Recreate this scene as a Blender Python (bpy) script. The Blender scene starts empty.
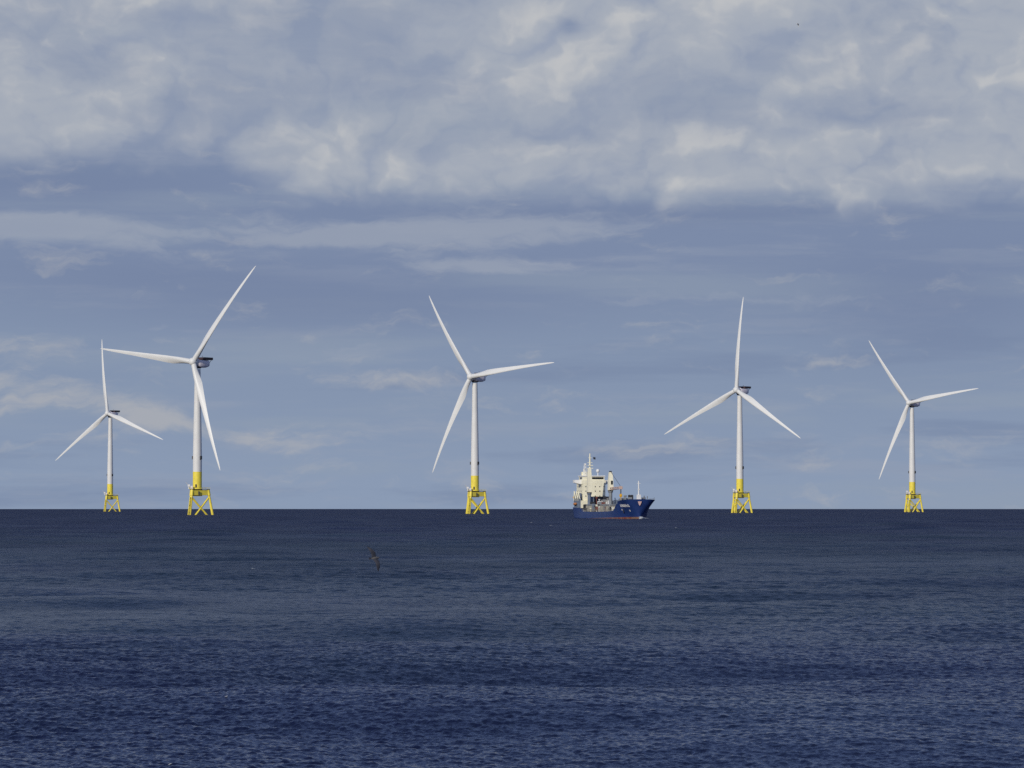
import bpy, bmesh, math, random
import numpy as np
from mathutils import Vector, Matrix

R = math.radians
scene = bpy.context.scene
COL = scene.collection

# ------------------------------------------------------------------ camera
FPX = 125.0 / 36.0 * 1024.0
EYE = 7.0
EARTH = 7.4e6                      # effective earth radius (with refraction), the sea really curves
DIP = 0.00138
cam_d = bpy.data.cameras.new("camera")
cam_d.lens = 125.0
cam_d.sensor_width = 36.0
cam_d.clip_start = 1.0
cam_d.clip_end = 60000.0
cam = bpy.data.objects.new("camera", cam_d)
COL.objects.link(cam)
cam.location = (0, 0, EYE)
cam.rotation_euler = (R(90) + math.atan(125.0 / FPX) - DIP, 0, 0)
scene.camera = cam

# ------------------------------------------------------------------ light
SUN_EL = R(23.0)
SUN_AZ = R(211.0)                  # compass angle, clockwise from +Y (view direction)
SKY_STRENGTH = 0.1
sun_dir = Vector((math.sin(SUN_AZ) * math.cos(SUN_EL), math.cos(SUN_AZ) * math.cos(SUN_EL), math.sin(SUN_EL)))
sun_d = bpy.data.lights.new("sun", 'SUN')
sun_d.energy = 2.7
sun_d.angle = R(0.6)
sun_d.color = (1.0, 0.93, 0.81)
sun = bpy.data.objects.new("sun", sun_d)
COL.objects.link(sun)
sun.rotation_euler = sun_dir.to_track_quat('Z', 'Y').to_euler()

scene.cycles.use_denoising = False
scene.view_settings.view_transform = 'Standard'
scene.view_settings.look = 'None'
scene.view_settings.exposure = 0.0
scene.view_settings.gamma = 1.0
scene.view_settings.use_curve_mapping = False


def srgb(r, g, b):
    def f(c):
        c /= 255.0
        return c / 12.92 if c <= 0.04045 else ((c + 0.055) / 1.055) ** 2.4
    return (f(r), f(g), f(b), 1.0)


class NT:
    """short way of wiring node trees"""
    def __init__(self, tree):
        self.t = tree
        tree.nodes.clear()

    def node(self, typ, **props):
        n = self.t.nodes.new(typ)
        for k, v in props.items():
            setattr(n, k, v)
        return n

    def put(self, sock, v):
        if v is None:
            return
        if hasattr(v, 'is_output'):
            self.t.links.new(v, sock)
        else:
            sock.default_value = v

    def m(self, op, a, b=None, c=None, clamp=False):
        n = self.node('ShaderNodeMath', operation=op, use_clamp=clamp)
        for s, v in zip(n.inputs, (a, b, c)):
            self.put(s, v)
        return n.outputs[0]

    def add(self, a, b): return self.m('ADD', a, b)
    def sub(self, a, b): return self.m('SUBTRACT', a, b)
    def mul(self, a, b): return self.m('MULTIPLY', a, b)

    def step(self, v, lo, hi):
        n = self.node('ShaderNodeMapRange', interpolation_type='SMOOTHSTEP')
        self.put(n.inputs['Value'], v)
        self.put(n.inputs['From Min'], lo)
        self.put(n.inputs['From Max'], hi)
        return n.outputs['Result']

    def vec(self, x, y, z=0.0):
        n = self.node('ShaderNodeCombineXYZ')
        for s, v in zip(n.inputs, (x, y, z)):
            self.put(s, v)
        return n.outputs[0]

    def sep(self, v):
        n = self.node('ShaderNodeSeparateXYZ')
        self.put(n.inputs[0], v)
        return n.outputs

    def noise(self, v, scale=1.0, detail=5.0, rough=0.55, dist=0.0, col=False):
        n = self.node('ShaderNodeTexNoise', noise_dimensions='3D')
        self.put(n.inputs['Vector'], v)
        self.put(n.inputs['Scale'], scale)
        self.put(n.inputs['Detail'], detail)
        self.put(n.inputs['Roughness'], rough)
        self.put(n.inputs['Distortion'], dist)
        return n.outputs['Color' if col else 'Fac']

    def mix(self, f, a, b):
        n = self.node('ShaderNodeMix', data_type='RGBA')
        self.put(n.inputs[0], f)
        self.put(n.inputs[6], a)
        self.put(n.inputs[7], b)
        return n.outputs[2]


def build_world():
    w = bpy.data.worlds.new("World")
    scene.world = w
    w.use_nodes = True
    w.cycles.sampling_method = 'MANUAL'
    w.cycles.sample_map_resolution = 512
    g = NT(w.node_tree)
    out = g.node('ShaderNodeOutputWorld')
    bg = g.node('ShaderNodeBackground')
    g.t.links.new(bg.outputs[0], out.inputs[0])
    bg.inputs['Strength'].default_value = SKY_STRENGTH
    sky = g.node('ShaderNodeTexSky', sky_type='NISHITA', sun_disc=False)
    sky.sun_elevation = SUN_EL
    sky.sun_rotation = SUN_AZ
    sky.altitude = 5.0
    sky.air_density = 1.0
    sky.dust_density = 0.7
    sky.ozone_density = 2.6
    geo = g.node('ShaderNodeTexCoord')
    x, y, z = g.sep(geo.outputs['Generated'])[:3]
    az = g.m('ARCTAN2', x, y)
    el = g.m('ARCSINE', z)
    U = g.mul(az, FPX / 512.0)          # compass bearing, unit about 8 degrees
    V = g.mul(g.add(el, DIP), FPX / 509.0)   # height over the horizon, unit about 8 degrees

    def near(px, py, su, sv):
        """soft patch of sky round a bearing / height (su, sv in hundredths of the frame)"""
        a = g.mul(g.sub(U, (px - 512) / 512.0), 1.0 / su)
        b = g.mul(g.sub(V, (509 - py) / 509.0), 1.0 / sv)
        return g.m('POWER', 2.718, g.mul(g.add(g.mul(a, a), g.mul(b, b)), -1.0))

    def total(items):
        r = items[0]
        for it in items[1:]:
            r = g.add(r, it)
        return r

    def billow(v, scale, detail=4.0, rough=0.5):
        # rounded heads with creases between them
        n = g.noise(v, scale, detail, rough)
        return g.m('MULTIPLY', g.m('ABSOLUTE', g.sub(g.mul(n, 2.0), 1.0)), 2.4)

    # ---- noises on the bearing / height plane
    P = g.vec(U, V, 0.31)
    ws = g.sep(g.noise(P, 2.6, 5, 0.55, col=True))
    wf = g.sep(g.noise(P, 9.0, 4, 0.6, col=True))
    Uw = g.add(U, g.add(g.mul(g.sub(ws[0], 0.5), 0.30), g.mul(g.sub(wf[0], 0.5), 0.075)))
    Vw = g.add(V, g.add(g.mul(g.sub(ws[1], 0.5), 0.15), g.mul(g.sub(wf[1], 0.5), 0.045)))
    big = g.noise(g.vec(g.mul(Uw, 1.5), g.mul(Vw, 2.9), 4.7), 1.0, 3, 0.5)
    puff = g.noise(g.vec(g.mul(Uw, 3.2), g.mul(Vw, 5.0), 1.9), 1.0, 8, 0.58)
    fine = g.noise(g.vec(g.mul(Uw, 12.0), g.mul(Vw, 17.0), 8.2), 1.0, 7, 0.62)
    bl = billow(g.vec(g.mul(Uw, 3.0), g.mul(Vw, 4.4), 0.6), 1.3)
    bl2 = billow(g.vec(g.mul(g.add(Uw, -0.030), 3.0), g.mul(g.add(Vw, 0.034), 4.4), 0.6), 1.3)
    streak = g.noise(g.vec(g.mul(Uw, 1.1), g.mul(V, 10.0), 2.6), 1.0, 6, 0.55)
    streak2 = g.noise(g.vec(g.mul(Uw, 2.6), g.mul(V, 21.0), 6.3), 1.0, 7, 0.6)

    # ---- low, hazy layers near the horizon
    low = g.mix(g.step(V, 0.0, 0.30), srgb(139, 155, 180), srgb(132, 148, 174))
    low = g.mix(g.step(V, 0.30, 0.50), low, srgb(124, 139, 168))
    low = g.mix(g.mul(g.step(streak, 0.50, 0.68), 0.55), low, srgb(145, 158, 176))
    low = g.mix(g.mul(g.step(streak, 0.46, 0.32), 0.65), low, srgb(121, 137, 166))
    low = g.mix(g.mul(g.step(streak2, 0.51, 0.70), 0.42), low, srgb(149, 159, 178))
    # darker blue-grey sheets
    dk = total([near(60, 185, 0.34, 0.050), near(930, 300, 0.30, 0.11), near(330, 300, 0.5, 0.07), near(660, 214, 0.75, 0.022), g.mul(near(150, 275, 0.3, 0.04), 0.5)])
    low = g.mix(g.mul(g.m('MINIMUM', dk, 1.0), 0.70), low, srgb(116, 131, 162))
    # small far cumulus catching the light, low on the left and thin elsewhere
    banks = total([near(150, 418, 0.085, 0.038), g.mul(near(20, 396, 0.16, 0.05), 0.75), g.mul(near(285, 443, 0.085, 0.022), 0.9), g.mul(near(390, 381, 0.19, 0.022), 0.45),
                   g.mul(near(610, 446, 0.25, 0.035), 0.15), g.mul(near(800, 345, 0.35, 0.03), 0.1), g.mul(near(60, 350, 0.2, 0.025), 0.35)])
    band = g.noise(g.vec(g.mul(Uw, 6.0), g.mul(Vw, 21.0), 3.3), 1.0, 8, 0.6)
    low = g.mix(g.mul(g.step(g.add(band, g.mul(banks, 0.34)), 0.54, 0.88), 0.85), low, srgb(170, 173, 180))
    # pale shelf under the main deck of cloud
    shelf = g.noise(g.vec(g.mul(Uw, 2.3), g.mul(Vw, 13.0), 11.4), 1.0, 7, 0.58)
    shelves = total([g.mul(near(70, 231, 0.34, 0.040), 1.25), g.mul(near(440, 235, 0.32, 0.036), 1.15), g.mul(near(480, 268, 0.22, 0.022), 0.7), g.mul(near(880, 262, 0.3, 0.02), 0.3)])
    low = g.mix(g.mul(g.step(g.add(shelf, g.mul(shelves, 0.32)), 0.60, 0.80), 0.75), low, srgb(153, 162, 179))

    # ---- stratocumulus deck with a flat base
    base = g.add(V, g.add(g.mul(g.sub(big, 0.5), 0.07), g.mul(g.sub(bl, 0.40), 0.04)))
    base = g.sub(base, g.mul(g.step(U, -0.40, -0.62), 0.075))
    deck = g.step(base, 0.575, 0.660)
    holes = total([near(235, 108, 0.15, 0.055), g.mul(near(350, 150, 0.16, 0.03), 0.6), g.mul(near(900, 118, 0.22, 0.03), 0.7), g.mul(near(690, 108, 0.1, 0.03), 0.6), near(569, 27, 0.022, 0.017), g.mul(near(90, 70, 0.12, 0.03), 0.4)])
    gap = g.step(g.sub(g.add(g.mul(big, 0.5), g.mul(puff, 0.5)), g.mul(holes, 0.15)), 0.33, 0.52)
    cov = g.mul(g.mul(deck, g.add(0.50, g.mul(gap, 0.48))), g.sub(1.0, g.mul(near(569, 27, 0.026, 0.020), 0.6)))
    lit = total([g.mul(near(40, 30, 0.24, 0.10), 1.1), g.mul(near(600, 10, 0.24, 0.05), 0.55), g.mul(near(880, 60, 0.25, 0.12), 0.9), near(310, 160, 0.11, 0.05), near(450, 110, 0.13, 0.10),
                 near(720, 145, 0.16, 0.05), g.mul(near(930, 165, 0.14, 0.05), 0.8), g.mul(near(600, 60, 0.15, 0.08), 0.2), g.mul(near(100, 120, 0.25, 0.06), 0.4)])
    relief = g.mul(g.sub(bl, bl2), 0.65)
    tone = g.add(g.add(0.30, relief), g.add(g.add(g.mul(g.sub(puff, 0.5), 0.75), g.mul(bl, 0.22)), g.mul(g.sub(fine, 0.5), 0.42)))
    tone = g.add(tone, g.mul(g.m('MINIMUM', lit, 1.1), 0.24))
    ccol = g.mix(g.step(tone, -0.05, 0.50), srgb(151, 161, 180), srgb(166, 173, 185))
    ccol = g.mix(g.step(tone, 0.45, 1.05), ccol, srgb(190, 192, 195))
    cloudy = g.mix(cov, low, ccol)

    # ---- above the picture the deck breaks; blue is added for the sea to reflect
    high = g.noise(g.vec(g.mul(x, 3.0), g.mul(y, 3.0), g.mul(z, 5.0)), 1.0, 7, 0.55)
    hi_cov = g.mul(g.step(high, 0.50, 0.68), 0.28)
    amount = g.m('MAXIMUM', g.step(V, 1.50, 1.06), hi_cov)
    scaled = g.node('ShaderNodeVectorMath', operation='SCALE')
    g.t.links.new(cloudy, scaled.inputs[0])
    scaled.inputs['Scale'].default_value = 1.0 / SKY_STRENGTH
    veil = tuple(c / SKY_STRENGTH for c in srgb(106, 125, 181)[:3]) + (1,)  # blue layer added above the view to tint the sea's reflection
    upper = g.mix(g.step(V, 9.0, 2.0), sky.outputs[0], g.mix(0.74, sky.outputs[0], veil))
    col = g.mix(amount, upper, scaled.outputs[0])
    g.t.links.new(col, bg.inputs['Color'])


build_world()

# ------------------------------------------------------------------ helpers
def drop(x, y):
    return -(x * x + y * y) / (2 * EARTH)


def pix(px, py, y):
    """point at distance y that the camera sees at pixel px, py (for finding real places)"""
    t = math.atan(125.0 / FPX) - DIP
    u = (384 - py) / FPX
    a = (px - 512) / FPX
    d = y / (math.cos(t) - u * math.sin(t))
    return Vector((a * d, y, EYE + d * (math.sin(t) + u * math.cos(t))))


def tag(o, label=None, cat=None, group=None, kind=None):
    if label: o['label'] = label
    if cat: o['category'] = cat
    if group: o['group'] = group
    if kind: o['kind'] = kind
    return o


def empty(name, loc, rz=0.0):
    o = bpy.data.objects.new(name, None)
    o.empty_display_size = 0.5
    COL.objects.link(o)
    o.location = loc
    o.rotation_euler = (0, 0, rz)
    return o


class MB:
    """collects shapes into one mesh"""
    def __init__(self):
        self.b = bmesh.new()

    def box(self, c, s, rot=None, bevel=0.0):
        r = bmesh.ops.create_cube(self.b, size=1.0)
        M = Matrix.Translation(c) @ (rot.to_4x4() if rot else Matrix.Identity(4)) @ Matrix.Diagonal((s[0], s[1], s[2], 1))
        bmesh.ops.transform(self.b, matrix=M, verts=r['verts'])
        if bevel:
            ed = set()
            for v in r['verts']:
                ed.update(v.link_edges)
            bmesh.ops.bevel(self.b, geom=list(ed), offset=bevel, segments=2, affect='EDGES')
        return self

    def tube(self, a, b, r0, r1=None, n=12, caps=True):
        a, b = Vector(a), Vector(b)
        r1 = r0 if r1 is None else r1
        d = b - a
        q = d.to_track_quat('Z', 'Y')
        M = Matrix.Translation((a + b) / 2) @ q.to_matrix().to_4x4()
        bmesh.ops.create_cone(self.b, cap_ends=caps, segments=n, radius1=r0, radius2=r1, depth=d.length, matrix=M)
        return self

    def lathe(self, prof, n=32, M=None):
        rings = []
        for r, z in prof:
            rings.append([self.b.verts.new((r * math.cos(2 * math.pi * k / n), r * math.sin(2 * math.pi * k / n), z)) for k in range(n)])
        for a, b in zip(rings, rings[1:]):
            for k in range(n):
                self.b.faces.new((a[k], a[(k + 1) % n], b[(k + 1) % n], b[k]))
        self.b.faces.new(list(reversed(rings[0])))
        self.b.faces.new(rings[-1])
        if M is not None:
            bmesh.ops.transform(self.b, matrix=M, verts=[v for r in rings for v in r])
        return self

    def ball(self, c, r, n=16, s=(1, 1, 1)):
        M = Matrix.Translation(c) @ Matrix.Diagonal((r * s[0], r * s[1], r * s[2], 1))
        bmesh.ops.create_uvsphere(self.b, u_segments=n, v_segments=max(6, n // 2), radius=1.0, matrix=M)
        return self

    def loft(self, rings, closed=True, caps=True):
        vr = [[self.b.verts.new(p) for p in r] for r in rings]
        n = len(vr[0])
        for a, b in zip(vr, vr[1:]):
            for k in range(n if closed else n - 1):
                try:
                    self.b.faces.new((a[k], a[(k + 1) % n], b[(k + 1) % n], b[k]))
                except ValueError:
                    pass
        if caps:
            self.b.faces.new(list(reversed(vr[0])))
            self.b.faces.new(vr[-1])
        return self

    def prism(self, pts, d):
        """flat outline pts pushed along d"""
        d = Vector(d)
        return self.loft([[Vector(p) for p in pts], [Vector(p) + d for p in pts]])

    def build(self, name, mat, parent=None, smooth=False, loc=None, mw=None):
        bmesh.ops.recalc_face_normals(self.b, faces=self.b.faces)
        me = bpy.data.meshes.new(name)
        self.b.to_mesh(me)
        self.b.free()
        me.materials.append(mat)
        if smooth:
            me.polygons.foreach_set('use_smooth', [True] * len(me.polygons))
            try:
                me.set_sharp_from_angle(angle=R(38))
            except Exception:
                pass
        o = bpy.data.objects.new(name, me)
        COL.objects.link(o)
        if parent: o.parent = parent
        if mw is not None: o.matrix_local = mw
        elif loc is not None: o.location = loc
        return o


def paint(name, col, rough=0.45, var=0.12, scale=0.4, stain=None, stain_amt=0.0, streak=True, metal=0.0, spec=0.4):
    """painted steel with weathering: low-contrast mottling and downward streaks of grime"""
    m = bpy.data.materials.new(name)
    m.use_nodes = True
    g = NT(m.node_tree)
    out = g.node('ShaderNodeOutputMaterial')
    p = g.node('ShaderNodeBsdfPrincipled')
    g.t.links.new(p.outputs[0], out.inputs[0])
    tc = g.node('ShaderNodeTexCoord').outputs['Object']
    n = g.noise(tc, scale, 6, 0.6)
    dark = tuple(c * (1 - var) for c in col[:3]) + (1,)
    light = tuple(min(1, c * (1 + var * 0.6)) for c in col[:3]) + (1,)
    c = g.mix(g.step(n, 0.32, 0.68), dark, light)
    if stain:
        X, Y, Z = g.sep(tc)[:3]
        sn = g.noise(g.vec(g.mul(X, 1.6), g.mul(Y, 1.6), g.mul(Z, 0.16)), 1.0, 6, 0.65) if streak else g.noise(tc, scale * 2.3, 7, 0.65)
        c = g.mix(g.mul(g.step(sn, 0.52, 0.74), stain_amt), c, stain)
    g.put(p.inputs['Base Color'], c)
    g.put(p.inputs['Roughness'], g.m('MULTIPLY_ADD', n, 0.25, rough - 0.12))
    p.inputs['Metallic'].default_value = metal
    p.inputs['Specular IOR Level'].default_value = spec
    return m


M_WHITE = paint('turbine_white_paint', (0.74, 0.74, 0.72, 1), 0.4, 0.05, 0.08, (0.50, 0.50, 0.47, 1), 0.25)
M_BLADE = paint('blade_gelcoat', (0.73, 0.735, 0.72, 1), 0.4, 0.04, 0.08)
M_YELLOW = paint('offshore_yellow_paint', (0.90, 0.74, 0.09, 1), 0.45, 0.07, 0.5, (0.50, 0.30, 0.06, 1), 0.35)
M_GREY = paint('nacelle_grey', (0.78, 0.72, 0.75, 1), 0.5, 0.08, 0.4)
M_DARK = paint('dark_grey_steel', (0.035, 0.037, 0.045, 1), 0.5, 0.2, 0.7)
M_RED = paint('dark_red_platform', (0.045, 0.024, 0.028, 1), 0.5, 0.2, 0.7)
M_BLACK = paint('black_glass', (0.012, 0.014, 0.018, 1), 0.15, 0.1, 1.0)

# ------------------------------------------------------------------ the sea
rng = np.random.default_rng(11)


def make_waves():
    """directional sum of waves: a low swell rolling in to the shore, and a wind sea blown offshore"""
    W = []
    for lam, amp, th in ((46, 0.25, 176), (31, 0.16, 186), (24, 0.11, 171), (38, 0.17, 183), (19, 0.075, 189), (15, 0.055, 173), (12, 0.040, 182)):
        W.append((lam, amp * 1.22, th + rng.normal(0, 1.0)))
    lams = np.exp(rng.uniform(math.log(0.20), math.log(3.2), 250))
    for lam in lams:
        th = 14 + rng.normal(0, 48 if lam < 0.8 else 34)
        slope = 0.036 if lam < 0.36 else 0.036 * (0.36 / lam) ** 0.85
        W.append((lam, slope * lam / (2 * math.pi) * rng.uniform(0.6, 1.4), th))
    W = np.array(W)
    ph = rng.uniform(0, 2 * math.pi, len(W))
    return W, ph


NSWELL = 7
WAVES, PHASES = make_waves()


def sea_height(x, y, spacing=0.0):
    x = np.asarray(x, float); y = np.asarray(y, float)
    shape = x.shape
    x = np.atleast_1d(x).ravel(); y = np.atleast_1d(y).ravel()
    sp = np.broadcast_to(np.maximum(np.asarray(spacing, float), 1e-6), shape if shape else (1,)).ravel()
    zz = np.zeros_like(x)
    # groups: the sea is rougher in some places than in others
    grp = 1.0 + 0.28 * np.sin(x * 0.043 + y * 0.021 + 1.0) + 0.25 * np.sin(-x * 0.019 + y * 0.037 + 2.0)
    for k, ((lam, amp, th), p) in enumerate(zip(WAVES, PHASES)):
        kx, ky = math.sin(R(th)) * 2 * math.pi / lam, math.cos(R(th)) * 2 * math.pi / lam
        fade = np.clip((lam / sp - 2.2) / 1.2, 0, 1)
        i = np.nonzero(fade > 0)[0]
        if not len(i): continue
        xi, yi = x[i], y[i]
        mod = grp[i] if k >= NSWELL else np.maximum(0.0, 0.75 + 0.75 * np.sin(xi * (0.10 + 0.035 * k) + k * 2.3 + yi * 0.011) + 0.45 * np.sin(xi * (0.041 + 0.01 * k) - k * 1.3 + yi * 0.023))
        sn = np.sin(kx * xi + ky * yi + p)
        zz[i] += amp * mod * fade[i] * (sn + 0.18 * (1 - 2 * sn * sn))
    zz = zz.reshape(shape)
    return zz


def build_sea():
    r = [0.0, 8, 16, 24, 32, 40, 48, 55, 62, 68, 73, 77, 80, 82, 84, 86]
    d = 86.0
    while d < 14000:
        stepv = 0.062 if d < 130 else (0.062 + (d - 130) * 0.0015 if d < 700 else 0.92 + (d - 700) * 0.012)
        d += stepv
        r.append(d)
    r = np.array(r[1:])
    fine = np.arange(-9.3, 9.3001, 0.032)
    coarse = np.arange(9.3, 350.7, 4.0)[1:-1]
    a = np.sort(np.concatenate([fine, coarse]))
    da = np.diff(np.concatenate([a, [a[0] + 360]]))
    da = np.maximum(da, np.roll(da, 1))
    ar = np.radians(a)
    RR, AA = np.meshgrid(r, ar, indexing='ij')
    X = RR * np.sin(AA); Y = RR * np.cos(AA)
    dr = np.gradient(r)
    SP = np.maximum(dr[:, None] * np.abs(np.cos(AA)) * 0.9, RR * np.radians(da)[None, :])
    Z = sea_height(X, Y, SP) + drop(X, Y)
    nr, na = X.shape
    co = np.stack([X, Y, Z], -1).reshape(-1, 3)
    co = np.vstack([co, [[0, 0, 0]]]).astype(np.float32)
    idx = np.arange(nr * na).reshape(nr, na)
    q = np.stack([idx[:-1], np.roll(idx, -1, 1)[:-1], np.roll(idx, -1, 1)[1:], idx[1:]], -1).reshape(-1, 4)[:, ::-1]
    tri = np.stack([np.full(na, nr * na), np.roll(idx[0], -1), idx[0]], -1)
    me = bpy.data.meshes.new('sea')
    me.vertices.add(len(co)); me.vertices.foreach_set('co', co.ravel())
    loops = np.concatenate([q.ravel(), tri.ravel()]).astype(np.int32)
    me.loops.add(len(loops)); me.loops.foreach_set('vertex_index', loops)
    starts = np.concatenate([np.arange(len(q)) * 4, len(q) * 4 + np.arange(len(tri)) * 3]).astype(np.int32)
    me.polygons.add(len(starts)); me.polygons.foreach_set('loop_start', starts)
    me.update(calc_edges=True)
    me.polygons.foreach_set('use_smooth', np.ones(len(starts), bool))
    o = bpy.data.objects.new('sea', me)
    COL.objects.link(o)
    tag(o, kind='structure')

    m = bpy.data.materials.new('sea_water')
    m.use_nodes = True
    g = NT(m.node_tree)
    out = g.node('ShaderNodeOutputMaterial')
    p = g.node('ShaderNodeBsdfPrincipled')
    g.t.links.new(p.outputs[0], out.inputs[0])
    pos = g.node('ShaderNodeNewGeometry').outputs['Position']
    x, y, z = g.sep(pos)[:3]
    # water colour: deep blue with greener drifts
    drift = g.noise(g.vec(g.mul(x, 0.020), g.mul(y, 0.012), 0.0), 1.0, 5, 0.6)
    # the middle distance is mixed further towards teal
    band = g.mul(g.step(y, 130.0, 230.0), g.step(y, 1100.0, 450.0))
    c = g.mix(g.m('MULTIPLY', g.step(g.add(drift, g.mul(band, 0.30)), 0.45, 0.85), 1.0), (0.0058, 0.0095, 0.039, 1), (0.0058, 0.0165, 0.031, 1))
    g.put(p.inputs['Base Color'], c)
    p.inputs['IOR'].default_value = 1.333
    # wind patches: cat's paws roughen the surface
    paws = g.noise(g.vec(g.mul(x, 0.021), g.mul(y, 0.0085), 3.0), 1.0, 5, 0.6)
    dist = g.m('SQRT', g.add(g.mul(x, x), g.mul(y, y)))
    # and hide one another, so less of the sky comes back from them
    g.put(p.inputs['Specular IOR Level'], g.m('MULTIPLY_ADD', g.step(dist, 140.0, 420.0), -0.17, 0.47))
    # unresolved wavelets: farther off, the slopes of the chop show only as roughness
    far = g.m('DIVIDE', dist, g.add(dist, 260.0))
    g.put(p.inputs['Roughness'], g.m('MULTIPLY_ADD', g.step(paws, 0.35, 0.65), 0.05, g.m('MULTIPLY_ADD', far, 0.60, -0.06)))
    n1 = g.noise(g.vec(g.mul(x, 1.1), g.mul(y, 0.9), 0.0), 1.0, 3, 0.6)
    n2 = g.noise(g.vec(g.mul(x, 3.4), g.mul(y, 2.4), 7.0), 1.0, 3, 0.65)
    n3 = g.noise(g.vec(g.mul(x, 0.16), g.mul(y, 0.14), 5.0), 1.0, 4, 0.6)
    # near by the wavelets are modelled; the bump takes over where the mesh grows too coarse for them
    k2 = g.m('MULTIPLY_ADD', g.step(dist, 95.0, 260.0), 0.30, 0.10)
    k1 = g.mul(g.step(dist, 130.0, 420.0), 0.60)
    h = g.add(g.add(g.mul(n1, k1), g.mul(n2, k2)), g.mul(n3, g.mul(g.step(dist, 250.0, 1000.0), 1.2)))
    bump = g.node('ShaderNodeBump')
    bump.inputs['Strength'].default_value = 1.0
    bump.inputs['Distance'].default_value = 1.0
    g.put(bump.inputs['Height'], g.mul(h, g.m('MULTIPLY_ADD', g.step(paws, 0.3, 0.7), 0.5, 0.7)))
    g.put(p.inputs['Normal'], bump.outputs[0])
    me.materials.append(m)
    return o


build_sea()

# ------------------------------------------------------------------ wind turbines
def blade_mesh(ax_tip):
    """blade along +Z, -Y is upwind, +X is the leading-edge side; bent back by the load"""
    Rr = 82.0
    st = [(1.6, 4.0, 1.0, 20), (5, 4.0, 1.0, 20), (9, 4.5, 0.78, 18), (13, 5.2, 0.52, 16), (17, 5.6, 0.38, 14), (22, 5.3, 0.31, 11),
          (30, 4.6, 0.26, 8), (40, 3.75, 0.23, 5.5), (50, 3.0, 0.21, 3.5), (60, 2.4, 0.20, 2), (70, 1.8, 0.19, 1), (77, 1.3, 0.18, 0.3), (80.6, 0.85, 0.18, 0), (82, 0.25, 0.2, 0)]
    rings = []
    N = 20
    # interpolate
    rs = np.concatenate([np.linspace(1.6, 22, 14), np.linspace(24, 76, 18), [78, 80, 81.2, 82]])
    S = np.array(st)
    for r in rs:
        ch, tk, tw = (np.interp(r, S[:, 0], S[:, k]) for k in (1, 2, 3))
        ch *= 0.93
        tw = R(tw + 4.0)
        off = np.interp(r, [0, 6, 17, 82], [0.5, 0.5, 0.36, 0.32])     # chordwise place of the pitch axis
        ax_tip_ = ax_tip + 1.8
        up = 0.112 * r - (0.112 * Rr - ax_tip_) * (r / Rr) ** 2
        ring = []
        for k in range(N):
            a = 2 * math.pi * k / N
            cx = 0.5 * (1 + math.cos(a))                   # 1 = leading edge, 0 = trailing
            t = cx
            circ = 0.5 * math.sin(a)
            s = 1 - t
            naca = 5 * (0.2969 * math.sqrt(max(s, 0)) - 0.1260 * s - 0.3516 * s ** 2 + 0.2843 * s ** 3 - 0.1036 * s ** 4) * (1 if math.sin(a) >= 0 else -1)
            f = min(1, max(0, (r - 4) / 12.0))
            yy = (circ * (1 - f) + naca * f) * tk * ch
            xx = (cx - 1 + off) * ch
            X = xx * math.cos(tw) + yy * math.sin(tw)
            Y = -xx * math.sin(tw) + yy * math.cos(tw)
            ring.append(Vector((X, Y - up, r)))
        rings.append(ring)
    return MB().loft(rings)


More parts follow.
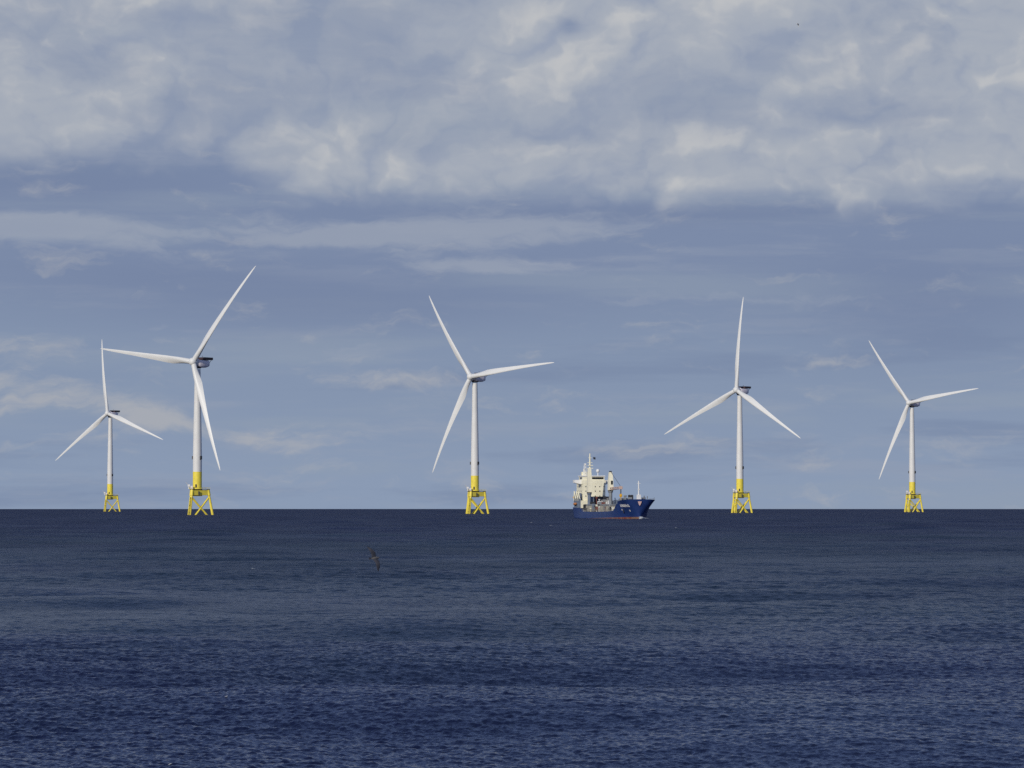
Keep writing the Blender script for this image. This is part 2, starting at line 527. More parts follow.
def turbine(X, D, yaw, ph, H, ax, label):
    root = empty('wind_turbine', (X, D, drop(X, D)))
    tag(root, label, 'wind turbine', 'offshore wind turbines')
    # --- jacket foundation, three legs
    rot = R(7)
    top, bot = 14.0, -8.0
    rt, rb = 8.0, 12.1
    def leg_pt(k, z):
        a = rot + k * 2 * math.pi / 3
        t = (top - z) / (top - bot)
        rr = rt + (rb - rt) * t
        return Vector((rr * math.cos(a), rr * math.sin(a), z))
    for k in range(3):
        MB().tube(leg_pt(k, bot), leg_pt(k, top + 0.5), 0.95, 0.8, 16).build('jacket_leg', M_YELLOW, root, True)
    for k in range(3):
        j = (k + 1) % 3
        b = MB()
        b.tube(leg_pt(k, 12.4), leg_pt(j, -6.0), 0.60, n=10)
        b.tube(leg_pt(j, 12.4), leg_pt(k, -6.0), 0.58, n=10)
        b.build('cross_brace', M_YELLOW, root, True)
    # boat landing: two fender tubes and a ladder on the seaward left leg
    bl = MB()
    p0, p1 = leg_pt(2, -2), leg_pt(2, 12.5)
    o_ = Vector((-1.2, -1.5, 0))
    for s in (-0.8, 0.8):
        bl.tube(p0 + o_ + Vector((0, s, 0)), p1 + o_ * 0.8 + Vector((0, s, 0)), 0.24, n=8)
    for q in np.linspace(0.05, 0.95, 14):
        c = p0.lerp(p1, q) + o_ * 0.93
        bl.tube(c + Vector((0, -0.8, 0)), c + Vector((0, 0.8, 0)), 0.09, n=6)
    for q in (0.25, 0.6, 0.95):
        bl.tube(p0.lerp(p1, q), p0.lerp(p1, q) + o_ * 0.9, 0.22, n=8)
    bl.build('boat_landing', M_YELLOW, root, True)
    # --- transition piece: deep box girders from leg to leg round a central can
    tp = MB()
    for k in range(3):
        a, b = leg_pt(k, 15.3), leg_pt((k + 1) % 3, 15.3)
        d = b - a
        q = Matrix.Rotation(math.atan2(d.y, d.x), 3, 'Z')
        tp.box((a + b) / 2, (d.length - 0.3, 1.3, 3.7), q, 0.12)
        tp.tube(leg_pt(k, 13.2), leg_pt(k, 17.45), 1.15, n=16)
        m = Vector((0, 0, 15.2)); e = leg_pt(k, 15.2)
        q = Matrix.Rotation(math.atan2(e.y, e.x), 3, 'Z')
        tp.box((m + e) / 2, ((e - m).length, 1.6, 3.2), q)
    tp.lathe([(3.4, 12.9), (3.5, 13.4), (3.5, 17.3)], 32)
    tp.build('transition_piece', M_YELLOW, root, True)
    pl = MB()
    ring = []
    for k in range(3):
        for s in (-0.1, 0.1):
            a = rot + k * 2 * math.pi / 3 + s
            ring.append(Vector((8.7 * math.cos(a), 8.7 * math.sin(a), 17.5)))
    pl.prism(ring, (0, 0, 0.3))
    plat = pl.build('platform', M_DARK, root)
    rl = MB()
    for i in range(len(ring)):
        a, b = ring[i], ring[(i + 1) % len(ring)]
        n = max(1, int((b - a).length / 1.6))
        for z in (0.9, 1.4):
            rl.tube(a + Vector((0, 0, z)), b + Vector((0, 0, z)), 0.05, n=5)
        for q in range(n):
            c = a.lerp(b, q / n)
            rl.tube(c + Vector((0, 0, 0.3)), c + Vector((0, 0, 1.4)), 0.05, n=5)
    rl.build('railing', M_YELLOW, plat)
    # name plate, dark, on the middle of the girder
    MB().box((1.6, -5.35, 15.0), (0.9, 0.5, 2.6), None, 0.05).build('sign_board', M_DARK, root)
    # white davit crane and cabinet on the left of the platform
    cr = MB()
    cr.tube((-5.6, -3.0, 17.8), (-5.6, -3.0, 20.6), 0.42, n=10)
    cr.tube((-5.6, -3.0, 20.4), (-7.6, -4.2, 22.3), 0.26, 0.18, n=8)
    cr.box((-5.5, -2.9, 20.2), (1.7, 1.5, 1.5), None, 0.1)
    cr.build('davit_crane', M_WHITE, root)
    cb = MB()
    cb.box((-3.4, -4.3, 18.9), (1.6, 1.4, 2.2), None, 0.06)
    cb.build('switch_cabinet', M_GREY, root)
    # --- tower
    MB().lathe([(3.42, 17.3), (3.42, 18.0), (3.12, 18.2), (3.12, 29.7)], 40).build('tower_base', M_YELLOW, root, True)
    tw = MB().lathe([(3.11, 29.7), (3.10, 41.0), (2.75, 62.0), (2.30, 84.0), (2.02, H - 4.4)], 40).build('tower', M_WHITE, root, True)
    for z in (52.0, 78.0):
        rr = float(np.interp(z, [41, 62, 84, H - 4.4], [3.10, 2.75, 2.3, 2.02]))
        MB().lathe([(rr + 0.012, z - 0.12), (rr + 0.012, z + 0.12)], 40).build('flange_seam', M_GREY, tw, True)
    # dark marker lamps bracketed to the tower
    for (ang, w) in ((-40, 1.5), (165, 0.5)):
        a = R(ang)
        b = MB()
        c = Vector((math.cos(a), math.sin(a), 0))
        q = Matrix.Rotation(a, 3, 'Z')
        b.box(c * 3.55 + Vector((0, 0, 39.5)), (0.8, w, 2.2), q, 0.08)
        b.box(c * 3.2 + Vector((0, 0, 38.3)), (1.4, w, 0.15), q)
        b.build('marker_lamp', M_DARK, root)
    b = MB()
    b.box((-0.6, -3.16, 19.9), (1.1, 0.25, 2.3), None, 0.04)
    b.build('tower_door', M_DARK, root)
    # --- nacelle: local frame, -Y upwind
    tilt = R(6)
    N = Matrix.Translation((0, 0, H)) @ Matrix.Rotation(-yaw, 4, 'Z') @ Matrix.Rotation(-tilt, 4, 'X')
    Nf = Matrix.Translation((0, 0, H + 0.6)) @ Matrix.Rotation(-yaw, 4, 'Z')
    nb = MB()
    secs = []
    for yy, w, zl, zh in ((-2.6, 2.2, -2.4, 1.9), (-2.2, 2.7, -2.9, 2.1), (-0.4, 3.5, -3.8, 1.3), (6.6, 3.6, -3.8, 1.3), (9.0, 3.5, -3.1, 1.3), (9.5, 3.1, -2.6, 1.0)):
        ring = []
        for k in range(20):
            a = 2 * math.pi * k / 20
            c, s = math.cos(a), math.sin(a)
            e = 0.42
            ring.append(Vector((w * math.copysign(abs(c) ** e, c), yy, (zh + zl) / 2 + (zh - zl) / 2 * math.copysign(abs(s) ** e, s))))
        secs.append(ring)
    nb.loft(secs)
    nac = nb.build('nacelle', M_GREY, root, True, mw=Nf)
    # cooler top and helicopter hoist platform at the back
    pf = MB()
    pf.box((0, 8.2, 1.75), (6.9, 9.4, 0.35))
    for x in (-3.4, 3.4):
        pf.box((x, 8.2, 2.6), (0.12, 9.4, 1.4))
    pf.box((0, 12.85, 2.6), (6.7, 0.12, 1.4))
    pf.box((0, 3.55, 2.6), (6.7, 0.12, 1.4))
    for x in (-2.8, 2.8):
        pf.tube((x, 8.9, -1.0), (x, 12.0, 1.6), 0.16, n=6)
    pf.build('hoist_platform', M_RED, nac)
    ct = MB()
    ct.box((0, 10.6, 2.55), (6.4, 3.4, 1.25), None, 0.1)
    ct.build('cooler', M_DARK, nac)
    vn = MB()
    vn.tube((1.5, 3.4, 1.2), (1.5, 3.4, 4.0), 0.07, n=6)
    vn.box((1.5, 3.4, 4.05), (0.9, 0.1, 0.25))
    vn.build('wind_vane', M_DARK, nac)
    un = MB()
    un.lathe([(2.1, -4.5), (2.55, -4.1), (2.55, -3.6)], 32)
    un.build('yaw_bearing', M_DARK, nac, True)
    # --- rotor
    O = N @ Matrix.Translation((0, -5.0, 0))
    hb = MB()
    prof = [(2.6, -2.3), (2.75, -1.9), (2.75, 1.0), (2.45, 2.0), (1.7, 2.75), (0.7, 3.1), (0.05, 3.15)]
    hb.lathe(prof, 32, Matrix.Rotation(R(90), 4, 'X'))
    hub = hb.build('hub', M_BLADE, root, True, mw=O)
    bm_ = None
    for k in range(3):
        t = ph + k * 2 * math.pi / 3
        o = O @ Matrix.Rotation(t, 4, 'Y')
        if bm_ is None:
            first = blade_mesh(ax).build('blade', M_BLADE, root, True, mw=o)
            bm_ = first.data
        else:
            c = first.copy(); COL.objects.link(c); c.parent = root; c.matrix_local = o
    return root


turbine(-434.1, 3842, R(29.3), R(111.3), 105.4, 0.5, 'smallest looking wind turbine, farthest left, its upright blade meeting the tip of a neighbour blade')
turbine(-217.2, 2455, R(32.6), R(37.7), 105.0, 0.4, 'tallest looking wind turbine, one blade level to the left, one hanging beside its tower')
turbine(-29.0, 2776, R(38.6), R(83.6), 106.3, -2.1, 'white wind turbine standing between the tallest turbine and the ship')
turbine(198.8, 3103, R(36.7), R(2.1), 106.6, 0.0, 'white wind turbine just right of the ship, one blade straight up, two slanting down')
turbine(396.1, 3520, R(40.1), R(81.3), 107.4, 0.0, 'white wind turbine farthest right in the row, nothing but sea beyond it to the right')

# ------------------------------------------------------------------ the cargo ship
def hull_paint():
    m = bpy.data.materials.new('hull_paint')
    m.use_nodes = True
    g = NT(m.node_tree)
    out = g.node('ShaderNodeOutputMaterial')
    p = g.node('ShaderNodeBsdfPrincipled')
    g.t.links.new(p.outputs[0], out.inputs[0])
    tc = g.node('ShaderNodeTexCoord').outputs['Object']
    X, Y, Z = g.sep(tc)[:3]
    n = g.noise(tc, 0.22, 6, 0.6)
    blue = g.mix(g.step(n, 0.35, 0.65), (0.012, 0.034, 0.140, 1), (0.019, 0.046, 0.178, 1))
    rs = g.noise(g.vec(g.mul(X, 0.55), g.mul(Y, 0.55), g.mul(Z, 0.12)), 1.0, 7, 0.65)
    blue = g.mix(g.mul(g.step(rs, 0.58, 0.75), 0.2), blue, (0.10, 0.085, 0.09, 1))
    red = g.mix(g.step(g.noise(tc, 0.5, 6, 0.6), 0.40, 0.62), (0.20, 0.060, 0.045, 1), (0.24, 0.15, 0.11, 1))
    edge = g.add(Z, g.mul(g.sub(g.noise(tc, 0.8, 4, 0.6), 0.5), 0.15))
    line = g.m('MULTIPLY_ADD', X, 0.0115, -0.25)
    c = g.mix(g.step(g.sub(edge, line), -0.06, 0.06), red, blue)
    g.put(p.inputs['Base Color'], c)
    p.inputs['Roughness'].default_value = 0.38
    return m


M_HULL = hull_paint()
M_CREAM = paint('cream_superstructure', (0.90, 0.86, 0.66, 1), 0.5, 0.06, 0.3, (0.42, 0.30, 0.18, 1), 0.3)
M_SHIPWHITE = paint('ship_white', (0.80, 0.80, 0.78, 1), 0.5, 0.05, 0.4)
M_DECKGREY = paint('deck_grey', (0.24, 0.26, 0.28, 1), 0.6, 0.2, 0.4, (0.30, 0.20, 0.14, 1), 0.35)
M_COAMING = paint('coaming_buff', (0.36, 0.35, 0.31, 1), 0.6, 0.25, 0.5, (0.17, 0.12, 0.09, 1), 0.65)
M_ORANGE = paint('lifeboat_orange', (0.50, 0.20, 0.06, 1), 0.4, 0.1, 0.5)
M_HOOK = paint('hook_yellow', (0.75, 0.42, 0.03, 1), 0.45, 0.1, 0.5)
M_DECKRED = paint('deck_oxide_red', (0.22, 0.07, 0.05, 1), 0.6, 0.2, 0.4)
M_GLASS = paint('cabin_glass', (0.10, 0.10, 0.10, 1), 0.2, 0.1, 1.0)
M_CARGO = paint('cargo_blue_grey', (0.16, 0.20, 0.27, 1), 0.6, 0.2, 0.5)


def lengthen(x):
    return float(np.interp(x, [-20, 0, 84, 95.5, 100, 105.8, 120], [-26, 0, 107, 117, 120.5, 123.5, 138]))


def build_ship():
    a = R(10.5)
    D0, X0 = 1800.0, 38.0
    root = empty('cargo_ship', (X0, D0, drop(X0, D0)))
    # local X forward, Y port, Z up
    fwd = Vector((math.sin(a), -math.cos(a), 0))
    root.rotation_euler = (0, 0, math.atan2(fwd.y, fwd.x))
    tag(root, 'blue hulled cargo ship with cream bridge and deck cranes, sailing between the turbines', 'ship')
    # station: X, half beam at keel line (z=-2), at water, at deck; deck height
    S = [(0.0, 4.5, 6.6, 7.4, 5.6), (8, 6.0, 7.3, 7.6, 5.4), (14.9, 6.8, 7.6, 7.6, 5.2), (15.6, 6.8, 7.6, 7.6, 3.6), (40, 7.2, 7.6, 7.6, 3.4), (62, 7.2, 7.6, 7.6, 3.6), (74, 6.8, 7.5, 7.6, 3.9),
         (77.5, 6.4, 7.2, 7.6, 4.2), (82.2, 5.6, 6.7, 7.6, 7.1), (84.6, 5.3, 6.5, 7.6, 7.4), (85.0, 5.2, 6.4, 7.6, 8.6), (89, 4.2, 5.6, 7.8, 8.7), (93, 3.0, 4.4, 8.2, 8.85),
         (97, 1.8, 3.0, 8.2, 9.0), (100, 0.9, 1.9, 7.9, 9.15), (102.5, 0.4, 1.0, 7.2, 9.3), (104.3, 0.2, 0.45, 5.6, 9.4), (105.3, 0.12, 0.22, 3.6, 9.45), (105.8, 0.08, 0.12, 0.7, 9.5)]
    SA = np.array(S)

    def half(X, z):
        k, w, d, dz = (np.interp(X, SA[:, 0], SA[:, i]) for i in (1, 2, 3, 4))
        if z < 0:
            return w + (k - w) * min(1, -z / 2.0)
        t = min(1, z / dz)
        return w + (d - w) * (t ** 1.35)

    def stem(X, z, dz):       # rake: pull the lower bow stations aft
        if X < 92: return X
        return X - (X - 92) / 13.8 * 3.6 * max(0, 1 - max(z, -1) / dz)

    rings = []
    for X, k, w, d, dz in S:
        zs = [-2, -1, 0] + [dz * q for q in (0.14, 0.3, 0.5, 0.7, 0.86, 1.0)]
        st = [Vector((stem(X, z, dz), -half(X, z), z)) for z in zs]
        pt = [Vector((stem(X, z, dz), half(X, z), z)) for z in reversed(zs)]
        rings.append(st + pt)
    MB().loft(rings).build('hull', M_HULL, root, True)

    def skin(X, z, out=0.06):  # a point on the starboard plating
        dz = float(np.interp(X, SA[:, 0], SA[:, 4]))
        return Vector((stem(X, z, dz), -half(X, z) - out, z))

    def plate(mb, X0_, X1_, z0, z1, t=0.10):
        q = [skin(X0_, z0, 0.03), skin(X1_, z0, 0.03), skin(X1_, z1, 0.03), skin(X0_, z1, 0.03)]
        n = (q[1] - q[0]).cross(q[3] - q[0]).normalized()
        if n.y > 0: n = -n
        mb.prism(q, n * t)

    # white rub: the name on the bow, too far off to read, and the small marks below
    rnd = random.Random(4)
    x = 90.0
    for k in range(8):
        w = 1.05
        nm = MB()
        plate(nm, x, x + 0.2, 5.9, 7.1)
        if k != 1:
            plate(nm, x + w * 0.76, x + w * 0.9, 5.9, 7.1 if k % 3 else 6.5)
            zz = rnd.choice([5.92, 6.4, 6.86])
            plate(nm, x + 0.17, x + w * 0.79, zz, zz + 0.2)
        nm.build('letter', M_SHIPWHITE, root)
        x += 1.62
    em = MB()
    em.prism([(105.9, -1.2, 8.5), (105.9, 0.7, 8.5), (105.7, 0.3, 7.3), (105.5, -0.25, 6.4), (105.7, -0.8, 7.3)], (0.16, 0, 0))
    em.build('bow_emblem', paint('emblem_pale_red', (0.70, 0.48, 0.46, 1), 0.5, 0.1, 1.0), root)
    for x0, z0 in ((90.0, 4.2), (99.5, 3.8)):
        mk = MB()
        plate(mk, x0, x0 + 0.6, z0, z0 + 0.7)
        mk.build('hull_mark', M_SHIPWHITE, root)
    an = MB()
    p = skin(92.6, 4.2, 0.25)
    an.box(p, (0.35, 0.35, 1.7)); an.box(p + Vector((0, -0.05, -0.8)), (1.6, 0.35, 0.4)); an.box(p + Vector((0, 0, 0.9)), (0.8, 0.3, 0.3))
    an.build('anchor', M_DARK, root)
    # bulwark rails on the forecastle
    for s in (-1, 1):
        rl = MB()
        pts = [Vector((X, s * (half(X, 9.6) - 0.25), float(np.interp(X, SA[:, 0], SA[:, 4])))) for X in (86, 89, 92, 95, 98, 100.5, 102.5)]
        for p, q in zip(pts, pts[1:]):
            rl.tube(p + Vector((0, 0, 1.0)), q + Vector((0, 0, 1.0)), 0.06, n=5)
            rl.tube(p, p + Vector((0, 0, 1.0)), 0.06, n=5)
        rl.build('forecastle_rail', M_DECKGREY, root)

    # --- accommodation aft
    hs = MB()
    hs.box((9.5, 0, 7.1), (14.0, 14.4, 3.8), None, 0.08)
    hs.box((9.0, -0.4, 13.1), (12.0, 11.6, 8.2), None, 0.08)
    house = hs.build('accommodation', M_CREAM, root)
    for z in (11.2, 13.7, 16.0):
        for yy in (-4.6, -2.3, 0.2, 2.5, 4.6):
            MB().box((15.02, yy, z), (0.12, 0.45, 0.6)).build('porthole', M_GLASS, house)
        for xx in (5, 7.5, 10, 12.5):
            MB().box((xx, -6.22, z), (0.45, 0.12, 0.6)).build('porthole', M_GLASS, house)
    br = MB()
    br.box((9.5, -0.4, 18.2), (11.0, 12.2, 2.0), None, 0.06)        # navigation deck
    br.box((10.5, -0.4, 20.1), (8.0, 11.0, 2.0), None, 0.06)         # wheelhouse
    bridge = br.build('bridge', M_CREAM, root)
    rf = MB()
    rf.box((10.3, -0.4, 21.25), (9.0, 11.8, 0.5), None, 0.05)
    rf.build('roof', M_SHIPWHITE, bridge)
    wd = MB()
    wd.box((14.55, 1.6, 20.2), (0.16, 5.8, 0.95))
    wd.build('bridge_window', M_BLACK, bridge)
    MB().box((10.5, -5.93, 20.2), (4.0, 0.16, 0.9)).build('bridge_window', M_BLACK, bridge)
    for s in (-1, 1):
        wg = MB()
        y1 = s * (9.9 if s < 0 else 9.6)
        wg.loft([[Vector((13.6, s * 5.9, 17.0)), Vector((9.4, s * 5.9, 17.0)), Vector((9.4, s * 5.9, 19.3)), Vector((13.6, s * 5.9, 19.3))],
                 [Vector((13.2, y1, 17.9)), Vector((10.0, y1, 17.9)), Vector((10.0, y1, 19.3)), Vector((13.2, y1, 19.3))]])
        wg.build('bridge_wing', M_SHIPWHITE, bridge)
    ms = MB()
    ms.tube((12, -1.7, 21.6), (12, -1.7, 32.6), 0.62, 0.30, 10)
    for z, w in ((25.2, 3.2), (28.0, 2.4), (30.4, 1.6)):
        ms.box((12, -1.7, z), (0.5, w, 0.28))
    ms.tube((11.2, -1.7, 21.6), (12, -1.7, 26.5), 0.14, n=6)
    ms.box((12.8, -1.7, 26.6), (0.35, 2.6, 0.35))
    mast = ms.build('radar_mast', M_CREAM, root)
    fl = MB()
    fl.prism([(12, 0.0, 30.9), (12, 1.2, 30.6), (12, 1.1, 29.5), (12, 0.0, 29.8)], (0.06, 0, 0))
    fl.build('signal_flag', M_DARK, mast)
    an2 = MB()
    for x, y in ((7.6, -3.9), (9.2, -3.9), (7.6, -2.7), (9.2, -2.7)):
        an2.tube((x, y, 21.5), (8.4 + (x - 8.4) * 0.55, -3.3 + (y + 3.3) * 0.55, 27.4), 0.12, n=6)
    for z in (23.2, 25.2, 27.4):
        an2.box((8.4, -3.3, z), (1.2, 1.0, 0.12))
    an2.box((8.4, -3.3, 27.2), (1.0, 0.9, 0.9))
    an2.build('antenna_tower', M_SHIPWHITE, root)
    fn = MB()
    fn.box((4.4, -2.6, 21.2), (3.2, 2.8, 4.6), None, 0.3)
    fn.tube((4.4, -2.6, 23.4), (4.0, -2.6, 24.8), 0.45, n=10)
    fn.build('funnel', M_CREAM, root)
    dm = MB()
    dm.tube((13, 2.1, 21.5), (13, 2.1, 23.2), 0.22, n=8)
    dm.ball((13, 2.1, 23.9), 0.95, 16)
    dm.build('satellite_dome', M_SHIPWHITE, root, True)

    # --- lifeboat and gear by the quarter
    dv = MB()
    for x in (4.0, 8.2, 12.0):
        dv.tube((x, -7.8, 9.0), (x + 0.3, -7.8, 13.6), 0.2, n=6)
        dv.tube((x + 0.3, -7.8, 13.6), (x + 4.6, -8.0, 9.8), 0.26, n=6)
    dv.build('davit', M_CREAM, root)
    bd = MB()
    bd.box((8.6, -7.1, 9.0), (12.4, 0.7, 7.4), None, 0.05)
    for x in (3.5, 6.5, 9.5, 12.5):
        bd.box((x, -7.55, 9.0), (0.25, 0.25, 7.2))
    bd.build('boat_deck', M_CARGO, root)
    lb = MB()
    rr = []
    for x, w in ((4.2, 0.12), (4.8, 0.6), (6.0, 0.8), (7.4, 0.8), (8.4, 0.6), (9.0, 0.12)):
        rr.append([Vector((x, -7.9 + w * math.cos(t), 7.3 + w * 0.9 * math.sin(t))) for t in np.linspace(0, 2 * math.pi, 13)[:-1]])
    lb.loft(rr)
    lb.build('lifeboat', M_ORANGE, root, True)
    yl = MB()
    yl.box((2.0, -7.2, 10.6), (1.4, 1.2, 0.9), None, 0.2)
    yl.tube((2.0, -7.2, 6.3), (2.0, -7.2, 10.4), 0.16, n=6)
    yl.build('life_raft', M_HOOK, root)
    wn = MB()
    wn.box((1.6, -5.2, 7.6), (2.2, 2.6, 2.4), None, 0.2)
    wn.build('deck_locker', M_SHIPWHITE, root)

    # --- hatch coamings and deck cargo
    hc = MB()
    for x0, x1 in ((18.5, 37), (39, 58), (60, 79)):
        hc.box(((x0 + x1) / 2, 0, 5.0), (x1 - x0, 12.6, 3.0), None, 0.08)
        n = 9
        for k in range(n):
            xx = x0 + (x1 - x0) * (k + 0.5) / n
            hc.box((xx, -6.5, 4.9), (0.35, 0.7, 2.8))
    hc.build('hatch_coaming', M_COAMING, root)
    hv = MB()
    for x0, x1 in ((18.5, 37), (39, 58), (60, 79)):
        for k in range(4):
            w = (x1 - x0) / 4
            hv.box((x0 + w * (k + 0.5), 0, 6.85), (w - 0.25, 12.9, 0.65), None, 0.06)
    hv.build('hatch_cover', M_DECKGREY, root)
    gr = MB()
    for x in np.arange(18.5, 77, 2.6):
        gr.tube((x, -7.45, 3.4), (x, -7.45, 4.8), 0.07, n=5)
    for z in (4.1, 4.8):
        gr.tube((18.5, -7.45, z), (77, -7.45, z), 0.06, n=5)
    gr.build('side_rail', M_COAMING, root)
    for (x, y, z, sx, sy, sz, mt) in ((23.5, -4.2, 9.0, 2.4, 2.5, 3.6, M_CARGO), (19.5, 1.6, 9.1, 2.0, 9.0, 3.8, M_DARK), (26, 3.2, 8.3, 5.0, 4.6, 2.2, M_DECKGREY),
                                       (31, -1.6, 7.9, 3.0, 2.0, 1.4, M_SHIPWHITE), (34, 1.8, 8.0, 2.4, 2.6, 1.6, M_SHIPWHITE), (30, -5.2, 7.7, 3.4, 1.6, 1.0, M_DARK), (43, -4.6, 7.7, 4.0, 1.8, 1.1, M_DECKGREY),
                                       (47, 2.4, 8.0, 7.0, 2.4, 1.7, M_DARK), (51, -5.2, 7.6, 2.4, 1.6, 0.9, M_DECKRED), (54, 4.2, 8.6, 6.0, 3.4, 2.8, M_DECKGREY), (64, 4.6, 9.4, 2.4, 2.0, 4.4, M_DARK), (63, -1.5, 8.2, 5.0, 3.0, 2.0, M_CARGO),
                                       (21.5, -6.9, 5.6, 2.5, 0.9, 2.6, M_DARK), (37.9, -6.8, 5.5, 1.2, 1.0, 3.6, M_CARGO), (45, -7.0, 5.0, 3.0, 0.6, 1.6, M_DECKRED), (58.9, -6.8, 5.5, 1.2, 1.0, 3.6, M_DECKGREY), (70, -6.9, 5.0, 2.2, 0.6, 1.8, M_DARK)):
        b = MB()
        b.box((x, y, z), (sx, sy, sz), None, 0.05)
        for k in range(int(sx / 0.8)):
            xx = x - sx / 2 + 0.5 + k * 0.8
            b.box((xx, y - sy / 2 - 0.03, z), (0.3, 0.08, sz * 0.92))
        for s in (-0.3, 0.3):
            b.box((x, y + s * sy, z + sz / 2 + 0.05), (sx * 0.98, 0.15, 0.12))
        b.build('deck_crate', mt, root)

    # pipes, posts and lashing bins that crowd the deck
    rd = random.Random(21)
    for k in range(22):
        x = 17.5 + k * 2.9 + rd.uniform(-0.8, 0.8)
        y = rd.choice((-6.9, -6.6, -5.4, -3.0, 2.5))
        h = rd.uniform(1.2, 3.6)
        z0 = 3.5 if y < -6.5 else 7.1
        b = MB()
        b.tube((x, y, z0), (x, y, z0 + h), rd.uniform(0.12, 0.3), n=7)
        b.box((x + rd.uniform(-0.3, 0.3), y, z0 + h), (rd.uniform(0.5, 1.3), rd.uniform(0.4, 0.9), rd.uniform(0.25, 0.7)), None, 0.04)
        b.build('deck_post', rd.choice((M_CARGO, M_DARK, M_COAMING, M_CREAM, M_DECKRED, M_SHIPWHITE)), root)

    # --- two deck cranes on the starboard side
    def crane(x, y, zb, zt, jl, jz):
        ped = MB()
        ped.lathe([(0.85, 3.4), (0.85, zb - 0.8), (1.15, zb - 0.5), (1.15, zb)], 20, Matrix.Translation((x, y, 0)))
        pd = ped.build('crane_pedestal', M_DECKGREY if jl else M_CARGO, root, True)
        ring = MB()
        ring.lathe([(1.25, zb), (1.25, zb + 0.5)], 20, Matrix.Translation((x, y, 0)))
        ring.build('slewing_ring', M_DARK, pd, True)
        h = MB()
        h.loft([[Vector((x + u, y + v, zb + 0.5)) for u, v in ((-1.3, -1.15), (1.4, -1.15), (1.4, 1.15), (-1.3, 1.15))],
                [Vector((x + u, y + v, zb + 5.0)) for u, v in ((-1.2, -1.05), (1.3, -1.05), (1.3, 1.05), (-1.2, 1.05))],
                [Vector((x + u, y + v, zt)) for u, v in ((-0.7, -0.75), (0.7, -0.75), (0.7, 0.75), (-0.7, 0.75))]])
        cr = h.build('crane_house', M_CREAM, root)
        if jl:
            MB().box((x + 1.38, y + 0.25, zb + 4.2), (0.3, 0.8, 1.8)).build('cab_window', M_BLACK, cr)
            MB().box((x, y, zt + 0.3), (0.8, 1.1, 0.6)).build('sheave_block', M_DARK, cr)
        if jl:
            j = MB()
            e = Vector((x + jl, y, jz))
            s = Vector((x + 1.2, y, zb + 1.2))
            for dy in (-0.75, 0.75):
                for dz in (-0.45, 0.45):
                    j.tube(s + Vector((0, dy, dz)), e + Vector((0, dy * 0.55, dz * 0.9)), 0.17, n=6)
            nseg = 10
            for k in range(nseg):
                p = s.lerp(e, k / nseg); q = s.lerp(e, (k + 1) / nseg)
                sg = 1 if k % 2 else -1
                j.tube(p + Vector((0, -0.7, 0.45 * sg)), q + Vector((0, -0.6, -0.45 * sg)), 0.10, n=5)
                j.tube(p + Vector((0, -0.7 * sg, 0.45)), q + Vector((0, 0.6 * sg, 0.45)), 0.10, n=5)
            j.box(e, (1.6, 1.5, 1.4), None, 0.1)
            jb = j.build('jib', paint('jib_pale_red', (0.62, 0.44, 0.36, 1), 0.5, 0.1, 0.4), root)
            c = MB()
            c.tube((x + 0.4, y, zt + 0.3), e + Vector((0, 0, 0.5)), 0.09, n=5)
            c.tube(e + Vector((-0.2, 0.2, 0)), e + Vector((-0.2, 0.2, -3.0)), 0.12, n=5)
            c.tube(e + Vector((0.3, -0.2, 0)), e + Vector((0.3, -0.2, -3.0)), 0.12, n=5)
            c.build('hoist_cable', M_DARK, jb)
            k = MB()
            k.box(e + Vector((0, 0, -3.7)), (1.4, 1.2, 1.6), None, 0.25)
            k.tube(e + Vector((0, 0, -4.4)), e + Vector((0, 0, -5.6)), 0.2, n=6)
            k.build('hook_block', M_HOOK, jb)

    crane(25.5, -5.6, 12.6, 25.0, 0, 0)
    crane(66.0, -5.9, 13.4, 22.6, 18.5, 15.0)
    # --- forecastle gear
    fm = MB()
    fm.tube((99.6, 0, 9.0), (99.6, 0, 18.2), 0.42, 0.24, 10)
    fm.box((99.6, 0, 17.0), (0.3, 1.8, 0.2))
    fm.box((99.6, 0, 14.2), (0.6, 0.9, 0.4))
    fm.build('foremast', M_SHIPWHITE, root)
    wh = MB()
    wh.box((99.2, 0.1, 10.4), (2.2, 1.9, 2.6), None, 0.15)
    wh.build('mast_house', M_SHIPWHITE, root)
    wl = MB()
    for y in (-3.2, 3.4):
        wl.box((92.5, y, 9.8), (1.6, 1.4, 1.2), None, 0.1)
        wl.tube((93.8, y - 0.9, 9.9), (93.8, y + 0.9, 9.9), 0.55, n=12)
    wl.box((100.0, 2.6, 10.4), (0.5, 0.5, 1.6)); wl.box((99.5, 4.2, 10.3), (0.4, 0.4, 1.3))
    wl.build('windlass', M_DECKGREY, root)
    for x in (87.0, 90.5):
        v = MB()
        v.tube((x, -4.6, 8.8), (x, -4.6, 11.0), 0.28, n=8)
        v.ball((x, -4.6, 11.1), 0.5, 10, (1, 1, 0.7))
        v.build('ventilator', M_DECKGREY, root)
    # the lines above are for a short hull: lengthen it
    for o in root.children_recursive:
        for v in o.data.vertices:
            v.co.x = lengthen(v.co.x)
    return root, stem, half, SA


ship, _stem, _half, _SA = build_ship()

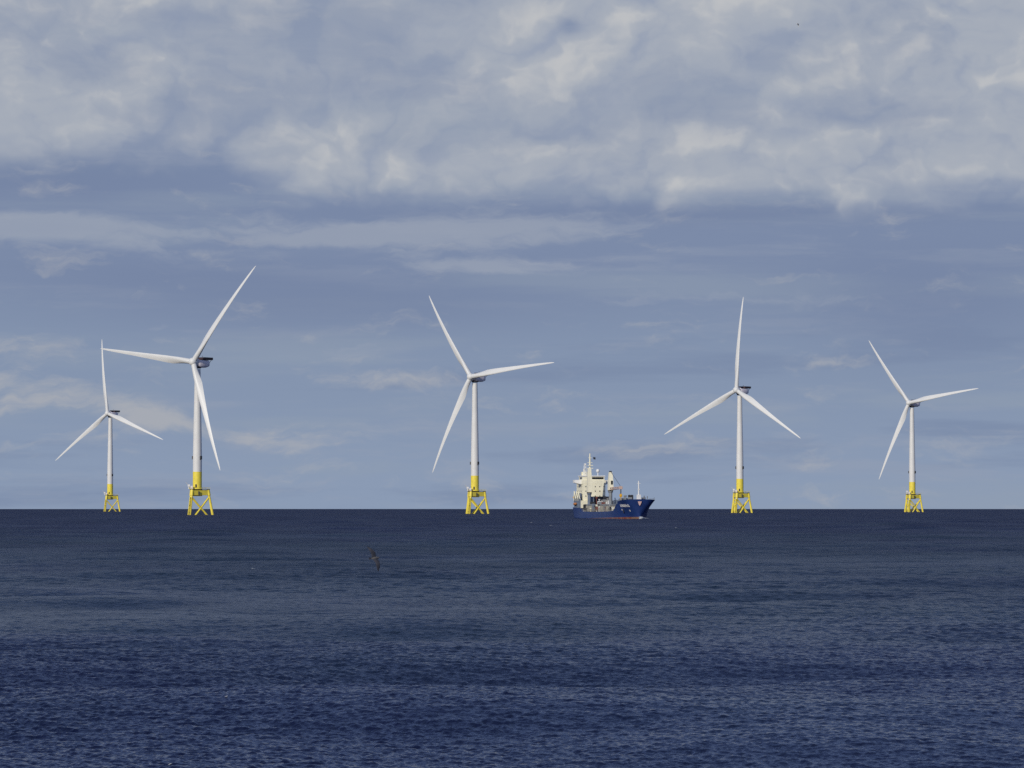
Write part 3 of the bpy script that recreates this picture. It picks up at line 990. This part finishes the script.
# bow wave, bubbly white water round the stem
M_FOAM = bpy.data.materials.new('foam')
M_FOAM.use_nodes = True
gf = NT(M_FOAM.node_tree)
fo = gf.node('ShaderNodeOutputMaterial'); fp = gf.node('ShaderNodeBsdfPrincipled')
gf.t.links.new(fp.outputs[0], fo.inputs[0])
fn_ = gf.noise(gf.node('ShaderNodeNewGeometry').outputs['Position'], 1.2, 6, 0.6)
gf.put(fp.inputs['Base Color'], gf.mix(gf.step(fn_, 0.4, 0.6), (0.24, 0.28, 0.33, 1), (0.50, 0.52, 0.54, 1)))
fp.inputs['Roughness'].default_value = 0.8


def build_bow_wave():
    rnd = random.Random(3)
    b = MB()
    mw = ship.matrix_basis
    for s in (-1, 1):
        for k in range(90):
            t = rnd.random() ** 1.3
            X = 103.2 - t * 8
            s = 1 if rnd.random() < 0.62 else s
            yy = s * (float(np.interp(X, [93, 102.6], [4.7, 0.2])) + 0.3 + rnd.random() * (0.5 + t * 1.2))
            p = mw @ Vector((lengthen(X), yy, 0.1 + (1 - t) * 1.0 * rnd.random()))
            b.ball(p, rnd.uniform(0.3, 0.8) * (1 - 0.5 * t), 8, (1.3, 1.3, 0.6))
    o = b.build('bow_wave', M_FOAM, None, True)
    tag(o, 'white water pushed up by the bow of the ship', 'bow wave', kind='stuff')


build_bow_wave()


# flecks of foam drifting on the sea
def build_foam():
    rnd = random.Random(8)
    b = MB()
    def clump(px, py, size, n):
        y = EYE / ((py - 509) / FPX + DIP)
        for _ in range(3):
            p = pix(px, py, y)
        x = (px - 512) / FPX * y
        for k in range(n):
            xx = x + rnd.gauss(0, size * 0.8); yy = y + rnd.gauss(0, size * 2.2)
            z = float(sea_height(xx, yy, 0.3)) + drop(xx, yy)
            b.ball((xx, yy, z + size * 0.12), size * rnd.uniform(0.3, 0.75), 8, (1.4, 1.6, 0.55))
    for px, py in ((227, 716), (171, 750), (154, 757), (109, 760), (223, 758), (245, 761), (260, 764), (115, 766)):
        clump(px, py, 0.036, 5)
    clump(254, 569, 0.16, 4)
    for px, py, s in ((524, 521, 1.1), (531, 523, 1.2), (551, 527, 0.9), (547, 535, 0.7), (676, 529, 1.0), (496, 519, 1.0)):
        clump(px, py, s * 0.19, 5)
    o = b.build('foam', M_FOAM, None, True)
    tag(o, 'scattered pale flecks of foam floating on the sea', 'foam', kind='stuff')


build_foam()

# ------------------------------------------------------------------ birds
M_BIRD = paint('dark_brown_plumage', (0.055, 0.055, 0.066, 1), 0.8, 0.3, 9.0)
M_BIRDPALE = paint('pale_breast_feathers', (0.15, 0.14, 0.13, 1), 0.8, 0.2, 9.0)
M_BIRDGREY = paint('grey_plumage', (0.62, 0.62, 0.63, 1), 0.8, 0.2, 9.0)
M_BILL = paint('dark_bill', (0.05, 0.045, 0.04, 1), 0.5, 0.2, 9.0)


def bird(name, loc, rot, span, m_body, m_wing, label, sweep=0.25, droop=0.1):
    """body along +Y, wings along X, one continuous body surface"""
    root = empty(name, loc)
    root.rotation_euler = rot
    tag(root, label, 'bird')
    L = span * 0.40
    prof = [(-0.50, 0.012, 0.0), (-0.42, 0.05, 0.0), (-0.30, 0.09, -0.005), (-0.10, 0.135, -0.01), (0.10, 0.15, -0.01), (0.25, 0.115, 0.0), (0.33, 0.082, 0.015), (0.40, 0.085, 0.025), (0.46, 0.065, 0.02), (0.50, 0.02, 0.015)]
    rings = []
    for y, r, z in prof:
        rings.append([Vector((r * L * math.cos(t), y * L, z * L + r * L * 0.92 * math.sin(t))) for t in np.linspace(0, 2 * math.pi, 13)[:-1]])
    MB().loft(rings).build('body', m_body, root, True)
    MB().tube((0, 0.49 * L, 0.012 * L), (0, 0.63 * L, -0.015 * L), 0.022 * L, 0.006 * L, 8).build('bill', M_BILL, root, True)
    tl = MB()
    tl.prism([(-0.04 * L, -0.40 * L, 0), (0.04 * L, -0.40 * L, 0), (0.13 * L, -0.74 * L, 0.01), (0, -0.78 * L, 0.01), (-0.13 * L, -0.74 * L, 0.01)], (0, 0, 0.012 * L))
    tl.build('tail', m_wing, root)
    for s in (-1, 1):
        st = []
        for t, ch, sw, dz in ((0.0, 0.22, 0.05, 0.02), (0.15, 0.21, 0.07, 0.04), (0.35, 0.20, 0.075, 0.06), (0.5, 0.19, 0.04, 0.06), (0.7, 0.15, -0.01, 0.04), (0.88, 0.09, -0.06, 0.0), (1.0, 0.012, -0.10, -0.03)):
            x = s * (0.03 + t * 0.47) * span
            c = ch * span
            y0 = sw * span * (0.6 + sweep)
            z = (dz - droop * t * t) * span
            ring = []
            for a in np.linspace(0, 2 * math.pi, 11)[:-1]:
                ring.append(Vector((x, y0 - c * 0.4 + c * 0.5 * math.cos(a), z + 0.06 * c * math.sin(a) + 0.02 * c * math.cos(a))))
            st.append(ring)
        MB().loft(st).build('wing', m_wing, root, True)
    return root


p = pix(375.0, 558.2, 86.0)
bird('seabird', p, (R(8), R(60), R(-36)), 0.70, M_BIRDPALE, M_BIRD, 'dark brown seabird banking low over the sea with one wing down', 0.05, 0.02)
p = pix(797.5, 24.0, 300.0)
bird('seabird', p, (R(5), R(22), R(70)), 0.55, M_BIRDGREY, M_BIRDGREY, 'tiny grey bird high up under the clouds', 0.3, 0.22)
